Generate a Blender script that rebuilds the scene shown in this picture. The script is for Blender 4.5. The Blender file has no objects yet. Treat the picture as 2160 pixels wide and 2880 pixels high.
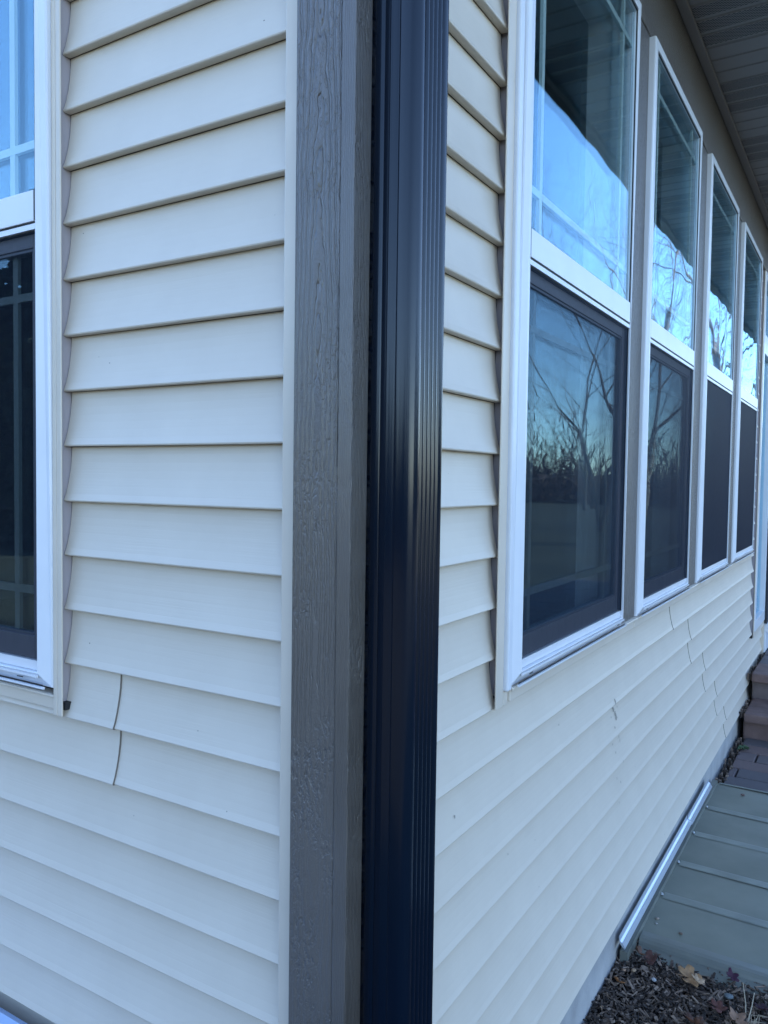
import bpy, bmesh, math, random
from mathutils import Vector, Matrix, noise
R = math.radians
random.seed(7)
S = bpy.context.scene
COL = S.collection

# ------------------------------------------------------------------ camera
cam = bpy.data.cameras.new('camera'); camo = bpy.data.objects.new('camera', cam); COL.objects.link(camo)
r_, u_, f_ = ((0.85147048, 0.52422412, 0.01367857), (-0.03351252, 0.02836486, 0.99903571), (-0.52333062, 0.85110781, -0.04171991))
M = Matrix(((r_[0], u_[0], -f_[0], 0.6246), (r_[1], u_[1], -f_[1], -0.9444), (r_[2], u_[2], -f_[2], 0.0), (0, 0, 0, 1)))
camo.matrix_world = M
cam.sensor_fit = 'VERTICAL'; cam.sensor_height = 36.0; cam.sensor_width = 27.0
cam.lens = 2227.67 / 2880 * 36.0
cam.clip_start = 0.02; cam.clip_end = 3000
S.camera = camo
# ------------------------------------------------------------------ world, sun, exposure
SUN_EL = R(36); SUN_AZ = math.atan2(0.30, -0.95)        # low sun behind the house, from the west
W = bpy.data.worlds.new('World'); S.world = W; W.use_nodes = True
wn = W.node_tree; wn.nodes.clear()
sky = wn.nodes.new('ShaderNodeTexSky'); sky.sky_type = 'NISHITA'; sky.sun_disc = False
sky.sun_elevation = SUN_EL; sky.sun_rotation = math.pi/2 - SUN_AZ
sky.air_density = 0.8; sky.dust_density = 0.0; sky.ozone_density = 2.6
bg = wn.nodes.new('ShaderNodeBackground'); bg.inputs[1].default_value = 0.15
wo = wn.nodes.new('ShaderNodeOutputWorld')
wn.links.new(sky.outputs[0], bg.inputs[0]); wn.links.new(bg.outputs[0], wo.inputs[0])
sl = bpy.data.lights.new('sun', 'SUN'); sl.energy = 2.6; sl.angle = R(0.5); sl.color = (1.0, 0.93, 0.82)
so = bpy.data.objects.new('sun', sl); COL.objects.link(so)
sd = Vector((math.cos(SUN_AZ)*math.cos(SUN_EL), math.sin(SUN_AZ)*math.cos(SUN_EL), math.sin(SUN_EL)))
so.rotation_euler = sd.to_track_quat('Z', 'Y').to_euler(); so.location = (-20, 8, 20)
S.view_settings.view_transform = 'Standard'; S.view_settings.look = 'None'
S.view_settings.exposure = 2.3; S.view_settings.gamma = 1.0
S.cycles.max_bounces = 10; S.cycles.transparent_max_bounces = 24

# ------------------------------------------------------------------ material helpers
def mat(name, col, rough=0.5, spec=0.5, metal=0.0):
    m = bpy.data.materials.new(name); m.use_nodes = True
    n = m.node_tree.nodes; b = n['Principled BSDF']
    b.inputs['Base Color'].default_value = (*col, 1); b.inputs['Roughness'].default_value = rough
    b.inputs['Specular IOR Level'].default_value = spec; b.inputs['Metallic'].default_value = metal
    return m
def N(m, t, **kw):
    n = m.node_tree.nodes.new(t)
    for k, v in kw.items():
        if k.startswith('i_'): n.inputs[k[2:].replace('_', ' ')].default_value = v
        else: setattr(n, k, v)
    return n
def L(m, a, b): m.node_tree.links.new(a, b)
def B(m): return m.node_tree.nodes['Principled BSDF']
def coords(m, scale=(1, 1, 1), loc=(0, 0, 0)):
    t = N(m, 'ShaderNodeTexCoord'); mp = N(m, 'ShaderNodeMapping')
    mp.inputs['Scale'].default_value = scale; mp.inputs['Location'].default_value = loc
    L(m, t.outputs['Object'], mp.inputs['Vector']); return mp.outputs[0]
def noise_tex(m, vec, scale, detail=3, rough=0.5):
    n = N(m, 'ShaderNodeTexNoise'); n.inputs['Scale'].default_value = scale; n.inputs['Detail'].default_value = detail
    n.inputs['Roughness'].default_value = rough; L(m, vec, n.inputs['Vector']); return n.outputs['Fac']
def ramp(m, fac, stops):
    r = N(m, 'ShaderNodeValToRGB'); e = r.color_ramp.elements
    while len(e) < len(stops): e.new(0.5)
    for i, (p, c) in enumerate(stops):
        e[i].position = p; e[i].color = (*c, 1) if len(c) == 3 else c
    L(m, fac, r.inputs[0]); return r.outputs[0]
def mathn(m, op, a, b=None, c=None):
    n = N(m, 'ShaderNodeMath', operation=op)
    for i, v in enumerate((a, b, c)):
        if v is None: continue
        if isinstance(v, (int, float)): n.inputs[i].default_value = v
        else: L(m, v, n.inputs[i])
    return n.outputs[0]
def bump(m, h, dist, strength=1.0, normal=None):
    b = N(m, 'ShaderNodeBump'); b.inputs['Distance'].default_value = dist; b.inputs['Strength'].default_value = strength
    L(m, h, b.inputs['Height'])
    if normal: L(m, normal, b.inputs['Normal'])
    return b.outputs[0]
def colvar(m, col, vec, scale, amt=0.08, detail=4):
    f = noise_tex(m, vec, scale, detail)
    lo = tuple(c*(1-amt) for c in col); hi = tuple(min(1, c*(1+amt)) for c in col)
    L(m, ramp(m, f, [(0.3, lo), (0.7, hi)]), B(m).inputs['Base Color'])

def siding_mat(name, along):
    m = mat(name, (0.60, 0.565, 0.50), 0.42, 0.45)
    sc = (5, 260, 260) if along == 'x' else (260, 5, 260)
    v = coords(m, sc)
    f = noise_tex(m, v, 1.0, 3, 0.6)
    v2 = coords(m, (7, 7, 7)); g = noise_tex(m, v2, 1.0, 4, 0.6)
    patch = ramp(m, noise_tex(m, coords(m, (4, 4, 14)), 1.0, 2), [(0.42, (0, 0, 0)), (0.62, (1, 1, 1))])
    h = mathn(m, 'MULTIPLY', f, patch)
    L(m, bump(m, h, 0.0006, 0.55), B(m).inputs['Normal'])
    base = ramp(m, g, [(0.25, (0.610, 0.530, 0.435)), (0.75, (0.655, 0.572, 0.472))])
    # tiny specks of dirt
    sp = N(m, 'ShaderNodeTexVoronoi'); sp.inputs['Scale'].default_value = 18; L(m, coords(m, (1, 1, 1.3)), sp.inputs['Vector'])
    sm = ramp(m, sp.outputs['Distance'], [(0.018, (1, 1, 1)), (0.034, (0, 0, 0))])
    gate = ramp(m, noise_tex(m, coords(m, (9, 9, 9), (3, 1, 4)), 1.0, 1), [(0.50, (0, 0, 0)), (0.56, (1, 1, 1))])
    k = mathn(m, 'MULTIPLY', sm, gate)
    mx = N(m, 'ShaderNodeMix', data_type='RGBA'); L(m, k, mx.inputs['Factor']); L(m, base, mx.inputs[6]); mx.inputs[7].default_value = (0.16, 0.13, 0.10, 1)
    L(m, mx.outputs[2], B(m).inputs['Base Color'])
    return m
MS_R = siding_mat('siding_vinyl_right', 'y'); MS_L = siding_mat('siding_vinyl_left', 'x')
M_CREAM = mat('cream_vinyl_trim', (0.645, 0.555, 0.450), 0.35, 0.5); colvar(M_CREAM, (0.645, 0.555, 0.450), coords(M_CREAM), 6, 0.05)
M_WHITE = mat('white_vinyl_frame', (0.72, 0.72, 0.74), 0.28, 0.5); colvar(M_WHITE, (0.72, 0.72, 0.74), coords(M_WHITE), 9, 0.03)
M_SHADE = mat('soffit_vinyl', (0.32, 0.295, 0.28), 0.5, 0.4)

def trim_mat(name, along, centre, zc, amp=1.0, fine=False):
    """painted embossed wood trim: cathedral grain, pits and brush stipple"""
    m = mat(name, (0.135, 0.128, 0.128), 0.30, 0.6)
    zs = 0.030
    t = N(m, 'ShaderNodeTexCoord'); sep = N(m, 'ShaderNodeSeparateXYZ'); L(m, t.outputs['Object'], sep.inputs[0])
    if along == 'h':      # board runs horizontally along y, width along z
        u, w = sep.outputs['Z'], sep.outputs['Y']
    else:
        u, w = (sep.outputs['X'] if along == 'x' else sep.outputs['Y']), sep.outputs['Z']
    wob = mathn(m, 'MULTIPLY', mathn(m, 'SUBTRACT', noise_tex(m, coords(m, (6, 6, 6)), 1.0, 2, 0.5), 0.5), 0.016)
    cmb = N(m, 'ShaderNodeCombineXYZ')
    du = mathn(m, 'SUBTRACT', u, centre)
    dw = mathn(m, 'MULTIPLY', mathn(m, 'SUBTRACT', w, zc), zs)
    jag = mathn(m, 'MULTIPLY', mathn(m, 'SUBTRACT', noise_tex(m, coords(m, (60, 60, 22) if along != 'h' else (60, 22, 60)), 1.0, 2, 0.7), 0.5), 0.006)
    rad = mathn(m, 'SQRT', mathn(m, 'ADD', mathn(m, 'MULTIPLY', du, du), mathn(m, 'MULTIPLY', dw, dw)))
    if fine: rad = du
    rad = mathn(m, 'ADD', mathn(m, 'ADD', rad, wob), jag)
    ph = mathn(m, 'SINE', mathn(m, 'MULTIPLY', rad, 2*math.pi/(0.0078 if not fine else 0.0036)))
    ridge = ramp(m, ph, [(0.0, (0.1, 0.1, 0.1)), (0.45, (0.85, 0.85, 0.85)), (0.75, (0, 0, 0))])
    ridge = ramp(m, mathn(m, 'MULTIPLY_ADD', ph, 0.5, 0.5), [(0.0, (1, 1, 1)), (0.55, (0.9, 0.9, 0.9)), (0.78, (0.0, 0.0, 0.0)), (1.0, (0.35, 0.35, 0.35))])
    if not fine and along != 'h':
        fade = ramp(m, mathn(m, 'ADD', mathn(m, 'MULTIPLY', sep.outputs['Z'], 0.5), mathn(m, 'MULTIPLY_ADD', noise_tex(m, coords(m, (5, 5, 3)), 1.0, 2), 0.6, 0.2)), [(0.30, (0.12, 0.12, 0.12)), (0.62, (1, 1, 1))])
    else:
        fade = ramp(m, noise_tex(m, coords(m, (9, 4, 9)), 1.0, 2), [(0.3, (0.35, 0.35, 0.35)), (0.6, (1, 1, 1))])
    one = mathn(m, 'SUBTRACT', 1.0, ridge)
    h1 = mathn(m, 'SUBTRACT', 1.0, mathn(m, 'MULTIPLY', one, fade))
    stip = noise_tex(m, coords(m, (420, 420, 300)), 1.0, 2, 0.6)
    pm = ramp(m, noise_tex(m, coords(m, (150, 150, 70), (2, 9, 4)), 1.0, 3, 0.65), [(0.36, (0, 0, 0)), (0.50, (1, 1, 1))])
    pg = ramp(m, noise_tex(m, coords(m, (14, 14, 9), (7, 2, 1)), 1.0, 3), [(0.45, (1, 1, 1)), (0.60, (0, 0, 0))])
    pits2 = mathn(m, 'MAXIMUM', pm, pg)
    h = mathn(m, 'ADD', mathn(m, 'ADD', mathn(m, 'MULTIPLY', h1, 0.75), mathn(m, 'MULTIPLY', stip, 0.16)), mathn(m, 'MULTIPLY', pits2, 0.25))
    if amp > 2: h = mathn(m, 'ADD', mathn(m, 'MULTIPLY', h, 0.4), mathn(m, 'MULTIPLY', noise_tex(m, coords(m, (150, 150, 45) if along != 'h' else (150, 60, 120), (1, 5, 2)), 1.0, 3, 0.7), 0.9))
    L(m, bump(m, h, 0.0060*min(amp, 1.6), 1.0), B(m).inputs['Normal'])
    c = noise_tex(m, coords(m, (5, 5, 3)), 1.0, 4)
    L(m, ramp(m, c, [(0.3, (0.112, 0.096, 0.084)), (0.7, (0.138, 0.119, 0.104))]), B(m).inputs['Base Color'])
    return m
MT_L = trim_mat('trim_paint_left', 'x', -0.048, -0.10)
MT_E = trim_mat('trim_paint_edge', 'x', -2.0, 0, 0.25, True)
MT_R = trim_mat('trim_paint_right', 'y', 0.2, 0.3, 0.9, True)
MT_M = trim_mat('trim_paint_mullion', 'y', 0.0, 0.6, 2.6)
MT_H = trim_mat('trim_paint_frieze', 'h', 1.3, 0.5, 2.6)

M_DOWN = mat('black_gloss_aluminium', (0.0025, 0.0070, 0.016), 0.17, 0.40)
B(M_DOWN).inputs['Coat Weight'].default_value = 0.0; B(M_DOWN).inputs['Coat Roughness'].default_value = 0.08
M_GUT = mat('gutter_aluminium', (0.02, 0.02, 0.024), 0.35)

def glass_mat(name, wav=0.0012, tint=(0.955, 0.975, 0.97), boost=1.0):
    m = bpy.data.materials.new(name); m.use_nodes = True; n = m.node_tree.nodes; n.clear()
    out = N(m, 'ShaderNodeOutputMaterial'); mix = N(m, 'ShaderNodeMixShader')
    tr = N(m, 'ShaderNodeBsdfTransparent'); tr.inputs[0].default_value = (*tint, 1)
    gl = N(m, 'ShaderNodeBsdfGlossy'); gl.inputs['Roughness'].default_value = 0.0; gl.inputs['Color'].default_value = (0.56, 0.84, 1.0, 1)
    fr = N(m, 'ShaderNodeFresnel'); geo = N(m, 'ShaderNodeNewGeometry')
    L(m, mathn(m, 'MULTIPLY_ADD', geo.outputs['Backfacing'], 1/1.5-1.5, 1.5), fr.inputs['IOR'])   # thin sheet: both faces reflect as glass in air
    # old float-like waviness and sealed-unit bowing
    a = noise_tex(m, coords(m, (1.0, 3.0, 1.6)), 1.0, 1, 0.4)
    b2 = noise_tex(m, coords(m, (1.0, 3.0, 13.0)), 1.0, 1, 0.4)
    g = ramp(m, noise_tex(m, coords(m, (0.8, 0.8, 0.8), (3, 5.3, 1)), 1.0, 1), [(0.45, (0, 0, 0)), (0.6, (1, 1, 1))])
    hh = mathn(m, 'ADD', a, mathn(m, 'MULTIPLY', mathn(m, 'MULTIPLY', b2, g), 0.10))
    bm = bump(m, hh, wav, 1.0)
    L(m, bm, gl.inputs['Normal'])
    L(m, fr.outputs[0], mix.inputs[0]); L(m, tr.outputs[0], mix.inputs[1]); L(m, gl.outputs[0], mix.inputs[2]); L(m, mix.outputs[0], out.inputs[0])
    return m
M_GLASS = glass_mat('window_glass', 0.0011); M_GLASS2 = glass_mat('lower_sash_glass', 0.0006)
def screen_mat():
    m = bpy.data.materials.new('insect_screen'); m.use_nodes = True; n = m.node_tree.nodes; n.clear()
    out = N(m, 'ShaderNodeOutputMaterial'); mix = N(m, 'ShaderNodeMixShader'); tr = N(m, 'ShaderNodeBsdfTransparent')
    d = N(m, 'ShaderNodeBsdfPrincipled'); d.inputs['Roughness'].default_value = 0.6; d.inputs['Specular IOR Level'].default_value = 0.05
    lw = N(m, 'ShaderNodeLayerWeight'); lw.inputs['Blend'].default_value = 0.5
    cosv = mathn(m, 'MAXIMUM', mathn(m, 'SUBTRACT', 1.0, lw.outputs['Facing']), 0.04)
    gap = mathn(m, 'MAXIMUM', mathn(m, 'SUBTRACT', 1.0, mathn(m, 'DIVIDE', 0.145, cosv)), 0.0)   # woven wire closes up at a grazing angle
    cov = mathn(m, 'SUBTRACT', 1.0, mathn(m, 'MULTIPLY', gap, 0.92))
    dust = noise_tex(m, coords(m, (120, 120, 30)), 1.0, 3, 0.8)
    cov = mathn(m, 'MINIMUM', mathn(m, 'ADD', cov, mathn(m, 'MULTIPLY', mathn(m, 'SUBTRACT', dust, 0.5), 0.18)), 1.0)
    L(m, ramp(m, noise_tex(m, coords(m, (300, 300, 60)), 1.0, 2, 0.8), [(0.35, (0.005, 0.010, 0.022)), (0.75, (0.014, 0.023, 0.042))]), d.inputs['Base Color'])
    L(m, cov, mix.inputs[0]); L(m, tr.outputs[0], mix.inputs[1]); L(m, d.outputs[0], mix.inputs[2]); L(m, mix.outputs[0], out.inputs[0])
    return m
M_SCREEN = screen_mat()
M_MUNT = mat('muntin_bar', (0.42, 0.50, 0.47), 0.4)
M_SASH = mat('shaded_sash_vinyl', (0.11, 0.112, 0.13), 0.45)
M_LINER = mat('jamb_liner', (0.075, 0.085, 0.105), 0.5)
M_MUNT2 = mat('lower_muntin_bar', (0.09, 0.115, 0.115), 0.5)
M_DARK = mat('black_gasket', (0.012, 0.012, 0.014), 0.6)
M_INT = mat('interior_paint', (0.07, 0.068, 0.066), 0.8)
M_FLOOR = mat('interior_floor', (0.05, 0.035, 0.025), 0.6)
M_SHEATH = mat('sheathing', (0.10, 0.09, 0.10), 0.9)
M_PURP = mat('channel_inside', (0.40, 0.35, 0.36), 0.6)

M_CONC = mat('foundation_concrete', (0.36, 0.35, 0.34), 0.85); colvar(M_CONC, (0.36, 0.35, 0.34), coords(M_CONC), 7, 0.22, 6)
L(M_CONC, bump(M_CONC, noise_tex(M_CONC, coords(M_CONC), 90, 5, 0.7), 0.002, 0.6), B(M_CONC).inputs['Normal'])
M_COVER = mat('cover_panel', (0.205, 0.235, 0.215), 0.38, 0.25)
cv = coords(M_COVER, (4, 4, 4)); L(M_COVER, ramp(M_COVER, noise_tex(M_COVER, cv, 1.0, 5, 0.6), [(0.3, (0.180, 0.182, 0.143)), (0.7, (0.232, 0.232, 0.182))]), B(M_COVER).inputs['Base Color'])
L(M_COVER, ramp(M_COVER, noise_tex(M_COVER, coords(M_COVER, (6, 6, 6)), 1.0, 4), [(0.3, (0.42, 0.42, 0.42)), (0.7, (0.65, 0.65, 0.65))]), B(M_COVER).inputs['Roughness'])
M_RIB = mat('cover_rib', (0.225, 0.232, 0.19), 0.45); colvar(M_RIB, (0.225, 0.232, 0.19), coords(M_RIB), 9, 0.14)
M_LIP = mat('cover_lip', (0.165, 0.17, 0.145), 0.32); colvar(M_LIP, (0.165, 0.17, 0.145), coords(M_LIP), 8, 0.12)
M_ALU = mat('bright_aluminium', (0.62, 0.66, 0.72), 0.28, 0.5, 0.55)
M_BLUE = mat('pale_blue_plastic', (0.30, 0.40, 0.58), 0.25); colvar(M_BLUE, (0.30, 0.40, 0.58), coords(M_BLUE), 12, 0.1)
M_SOIL = mat('mulch_soil', (0.018, 0.014, 0.012), 0.95); L(M_SOIL, bump(M_SOIL, noise_tex(M_SOIL, coords(M_SOIL), 60, 5, 0.7), 0.02, 1), B(M_SOIL).inputs['Normal'])
M_LAWN = mat('lawn_grass', (0.10, 0.11, 0.035), 0.9)
L(M_LAWN, ramp(M_LAWN, noise_tex(M_LAWN, coords(M_LAWN), 0.6, 8, 0.7), [(0.3, (0.028, 0.030, 0.014)), (0.5, (0.050, 0.047, 0.024)), (0.72, (0.085, 0.072, 0.038))]), B(M_LAWN).inputs['Base Color'])
M_ROOF = mat('roof_shingle', (0.06, 0.055, 0.05), 0.9); colvar(M_ROOF, (0.06, 0.055, 0.05), coords(M_ROOF), 9, 0.3)
def attr_mat(name, rough, lo, hi, mid=None):
    m = mat(name, lo, rough); a = N(m, 'ShaderNodeObjectInfo')
    g = N(m, 'ShaderNodeNewGeometry')
    st = [(0.0, lo), (1.0, hi)] if mid is None else [(0.0, lo), (0.55, mid), (1.0, hi)]
    L(m, ramp(m, g.outputs['Random Per Island'], st), B(m).inputs['Base Color']); return m
M_CHIP = attr_mat('mulch_chips', 0.85, (0.015, 0.010, 0.008), (0.29, 0.205, 0.15), (0.078, 0.052, 0.038))
M_PAVE = attr_mat('paver_stone', 0.85, (0.12, 0.095, 0.092), (0.19, 0.12, 0.103), (0.098, 0.095, 0.104))
nz = noise_tex(M_PAVE, coords(M_PAVE), 45, 6, 0.75); L(M_PAVE, bump(M_PAVE, nz, 0.005, 0.8), B(M_PAVE).inputs['Normal'])
M_JOINT = mat('paver_joint_soil', (0.02, 0.018, 0.016), 0.95)
M_BARK = mat('bark_grey', (0.10, 0.08, 0.065), 0.9)
M_BIRCH = mat('birch_bark', (0.5, 0.45, 0.38), 0.8)
bv = coords(M_BIRCH, (3, 3, 14)); L(M_BIRCH, ramp(M_BIRCH, noise_tex(M_BIRCH, bv, 1.0, 4, 0.7), [(0.38, (0.07, 0.04, 0.03)), (0.47, (0.48, 0.33, 0.24)), (0.6, (0.68, 0.62, 0.54))]), B(M_BIRCH).inputs['Base Color'])
M_TWIG = mat('birch_twigs', (0.20, 0.115, 0.09), 0.85)

# ------------------------------------------------------------------ mesh helpers
def link(name, verts, faces, m, parent=None, smooth=False, bevel=0, label=None):
    me = bpy.data.meshes.new(name); me.from_pydata([tuple(v) for v in verts], [], faces); me.update()
    o = bpy.data.objects.new(name, me); COL.objects.link(o); me.materials.append(m)
    if smooth:
        for p in me.polygons: p.use_smooth = True
    if bevel:
        b = o.modifiers.new('bevel', 'BEVEL'); b.width = bevel; b.segments = 2; b.limit_method = 'ANGLE'
    if parent is not None:
        o.parent = parent
        if parent.type == 'EMPTY': o.matrix_parent_inverse = Matrix.Translation(parent.location).inverted()
    if label: o['label'] = label
    return o
def tag(o, label, cat=None, group=None, kind=None):
    if label: o['label'] = label
    if cat: o['category'] = cat
    if group: o['group'] = group
    if kind: o['kind'] = kind
    return o
def empty(name, loc):
    o = bpy.data.objects.new(name, None); COL.objects.link(o); o.location = loc; o.empty_display_size = 0.1; return o
class MB:
    def __init__(s): s.v = []; s.f = []
    def box(s, x0, x1, y0, y1, z0, z1):
        b = len(s.v)
        s.v += [(x0, y0, z0), (x1, y0, z0), (x1, y1, z0), (x0, y1, z0), (x0, y0, z1), (x1, y0, z1), (x1, y1, z1), (x0, y1, z1)]
        s.f += [(b, b+3, b+2, b+1), (b+4, b+5, b+6, b+7), (b, b+1, b+5, b+4), (b+1, b+2, b+6, b+5), (b+2, b+3, b+7, b+6), (b+3, b, b+4, b+7)]
        return s
    def grid(s, rows, close=False):
        b = len(s.v); n = len(rows[0])
        for r in rows: s.v += [tuple(p) for p in r]
        for i in range(len(rows)-1):
            for j in range(n-1 + (1 if close else 0)):
                j2 = (j+1) % n
                s.f.append((b+i*n+j, b+i*n+j2, b+(i+1)*n+j2, b+(i+1)*n+j))
        return s
    def cap(s, pts):
        b = len(s.v); s.v += [tuple(p) for p in pts]; s.f.append(tuple(range(b, b+len(pts)))); return s
    def tube(s, pts, rads, n=6):
        rows = []
        for i, p in enumerate(pts):
            d = (pts[min(i+1, len(pts)-1)] - pts[max(i-1, 0)]).normalized()
            a = d.orthogonal().normalized(); c = d.cross(a)
            rows.append([p + (a*math.cos(t) + c*math.sin(t))*rads[i] for t in [2*math.pi*k/n for k in range(n)]])
        return s.grid(rows, True)
    def build(s, name, m, parent=None, **kw): return link(name, s.v, s.f, m, parent, **kw)

# ================================================================== STRUCTURE: ground
GZ = -1.53
def ground_sheet(name, x0, x1, y0, y1, z, m, n=2, amp=0.0):
    mb = MB(); rows = []
    for i in range(n+1):
        rows.append([(x0+(x1-x0)*j/n, y0+(y1-y0)*i/n, z + amp*noise.noise(Vector((x0+(x1-x0)*j/n, y0+(y1-y0)*i/n, 0))*3)) for j in range(n+1)])
    mb.grid(rows); o = mb.build(name, m); o['kind'] = 'structure'; return o
ground_sheet('lawn', -900, 900, -900, 900, GZ-0.03, M_LAWN)
ground_sheet('mulch_bed', -0.02, 1.35, -0.9, 3.3, GZ+0.006, M_SOIL, 60, 0.012)
ground_sheet('side_bed', -9.0, 1.35, -1.3, -0.90, GZ-0.002, M_SOIL, 8)
ground_sheet('side_bed', -9.0, -0.021, -0.9, 0.0, GZ+0.002, M_SOIL, 8)

# ================================================================== HOUSE
H = empty('house', (-4.5, 4.5, GZ))
tag(H, 'house corner in cream clapboard siding with taupe trim, black downspout and white framed windows', 'house')
P0 = 0.1016; Z0 = 0.763
def zk(k): return Z0 - P0*k
HEAD = 1.348
def sid_profile(za, zb, z0):
    """points (depth,z) from top to bottom of one course, clipped to za..zb; z0 is its lower edge"""
    pts = []
    for i in range(8):
        t = i/7.0; z = z0 + P0*(1-t)
        if i == 0: z += 0.004
        pts.append((-0.0175*(1 - t**1.9), z))
    out = []
    for d, z in pts:
        out.append((d, min(max(z, za), zb)))
    # remove repeated clipped points, re-evaluating the depth at the clip
    res = []
    def dep(z):
        t = 1-(z-z0)/P0; t = min(1, max(0, t)); return -0.0175*(1 - t**1.9)
    for d, z in out:
        dd = dep(z) if z < z0 + P0 else -0.0175
        if not res or abs(res[-1][1]-z) > 1e-5: res.append((dd, z))
    if za <= z0 + 1e-4:
        res[-1] = (0.0, z0 + 0.0030)
        res += [(-0.0008, z0+0.0010), (-0.0028, z0), (-0.0160, z0+0.0006), (-0.0185, z0+0.003)]
    return res
M_LAP_SHADE2 = mat('lap_shade_light', (0.27, 0.235, 0.195), 0.8)  # paler painted gap shadow, for the right wall laps
M_LAP_SHADE = mat('lap_shade', (0.17, 0.145, 0.12), 0.8)  # gap shadow at the lap joints, painted into the end-strip colour
def siding_wall(name, axis, courses, material, length, holes, seams):
    mb = MB(); laps = []
    def Pt(s_, d, z): return (d, s_, z) if axis == 'y' else (s_, -d, z)
    for k in courses:
        z0 = zk(k); z1 = z0 + P0
        s0, s1 = length(z0 + P0/2)
        if s1 - s0 < 0.02: continue
        cuts = sorted({z0, z1} | {h[2] for h in holes if z0 < h[2] < z1} | {h[3] for h in holes if z0 < h[3] < z1})
        for a, b in zip(cuts[:-1], cuts[1:]):
            if b - a < 0.004: continue
            segs = [(s0, s1)]; mid = (a+b)/2
            for h in holes:
                if h[2] < mid < h[3]:
                    ns = []
                    for p, q in segs:
                        if h[1] <= p or h[0] >= q: ns.append((p, q)); continue
                        if h[0] > p: ns.append((p, h[0]))
                        if h[1] < q: ns.append((h[1], q))
                    segs = ns
            # lap joints: the piece with odd index stands a little proud
            for p, q in segs:
                sc = [p] + [s_ for s_ in seams.get(k, []) if p < s_ < q] + [q]
                for i in range(len(sc)-1):
                    lo, hi = sc[i], sc[i+1]
                    proud = (0.0024 if axis == 'y' else 0.0040) if ((axis == 'y' and i > 0) or (axis == 'x' and i < len(sc)-2)) else 0.0
                    if proud: hi2 = hi + 0.0
                    else: hi2 = hi
                    lo2 = lo - (0.02 if (i > 0 and axis == 'x') else 0)
                    if axis == 'y' and i < len(sc)-2: hi2 = hi + 0.02
                    prof = sid_profile(a, b, z0)
                    n = max(1, int((hi2-lo2)/0.09))
                    n = min(n, 60)
                    rows = []
                    for j in range(n+1):
                        s_ = lo2 + (hi2-lo2)*j/n
                        w = noise.noise(Vector((s_*1.7, k*3.1, 0.0)))*0.0012
                        w2 = noise.noise(Vector((s_*2.3, k*5.7, 9.0)))*0.0010
                        rows.append([Pt(s_, d + proud + w2*(0.6 if d > -0.014 else 0), z + w) for d, z in prof])
                    mb.grid(rows)
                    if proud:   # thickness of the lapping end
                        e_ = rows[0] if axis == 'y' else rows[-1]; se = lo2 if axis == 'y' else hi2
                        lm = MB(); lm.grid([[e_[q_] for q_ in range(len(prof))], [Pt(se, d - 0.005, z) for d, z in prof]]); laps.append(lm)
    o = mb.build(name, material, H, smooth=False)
    for lm in laps: lm.build('lap_edge', M_LAP_SHADE if axis == 'x' else M_LAP_SHADE2, o)
    return o

MOD = 0.992; A1 = 0.545; FW = 0.830; FW2 = 0.770
WB, WT = -0.417, 1.345          # window frame bottom and top
JB = -0.4445
win_y = [A1, 1.555, 1.555+MOD, 1.555+2*MOD]; win_w = [FW, FW2, FW2, FW2]
E4 = win_y[3] + FW2
holesR = [(0.509, E4 + 0.012, JB + 0.002, 1.60), (4.585, 5.20, -0.975, 1.60), (5.20, 8.2, -1.6, 1.60)]
seamR = {13: [2.18], 14: [2.55], 15: [2.56], 16: [2.92], 17: [2.93], 18: [3.28], 19: [3.29], 20: [3.61], 21: [3.62]}
rakez = lambda x: 1.72 + (x+0.0)*0
def lenR(z): return (0.055, 9.0)
def rise(z):   # gable: the wall narrows above the eave line
    if z < 1.93: return (-9.0, -0.104)
    t = (z-2.0)/0.499; return (-9.0+max(t, 0), min(-0.104, -t))
siding_wall('siding', 'y', range(-6, 22), MS_R, lenR, holesR, seamR)
LX1 = -0.672; LX0 = LX1 - FW
holesL = [(LX0-0.024, LX1+0.0160, -0.443, 1.40)]
siding_wall('siding', 'x', range(-42, 22), MS_L, rise, holesL, {12: [-0.517], 13: [-0.518], 7: [-4.5], 3: [-3.4], -2: [-2.6], -5: [-0.42]})

# wall core behind the siding (sheathing outside, plaster inside)
wc = MB()
X0c, X1c = -0.14, -0.020
def wall_boxes_y(x0, x1):
    ys = [0.0205]
    for y, w_ in zip(win_y, win_w): ys += [y+0.004, y+w_-0.004]
    ys += [4.63, 5.17, 5.33, 8.0, 9.0]
    for i in range(0, len(ys)-1, 2): wc.box(x0, x1, ys[i], ys[i+1], GZ-0.1, 1.62)
    for y, w_ in zip(win_y, win_w): wc.box(x0, x1, y+0.004, y+w_-0.004, GZ-0.1, WB+0.004); wc.box(x0, x1, y+0.004, y+w_-0.004, WT-0.004, 1.62)
    wc.box(x0, x1, 4.63, 5.17, GZ-0.1, -0.93); wc.box(x0, x1, 4.63, 5.17, 1.36, 1.62)
    wc.box(x0, x1, 5.33, 8.0, GZ-0.1, -1.02); wc.box(x0, x1, 5.33, 8.0, 1.36, 1.62)
wall_boxes_y(X0c, X1c)
yA, yB = 0.020, 0.14
wc.box(-9, LX0+0.004, yA, yB, GZ-0.1, 1.62); wc.box(LX1-0.004, X0c, yA, yB, GZ-0.1, 1.62)
wc.box(LX0+0.004, LX1-0.004, yA, yB, GZ-0.1, WB+0.004); wc.box(LX0+0.004, LX1-0.004, yA, yB, WT-0.004, 1.62)
wc.box(-9, 0, 9.0, 9.1, GZ-0.1, 1.62); wc.box(-9.1, -9.0, 0.0, 9.1, GZ-0.1, 1.62)
wc.build('wall', M_SHEATH, H)
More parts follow.
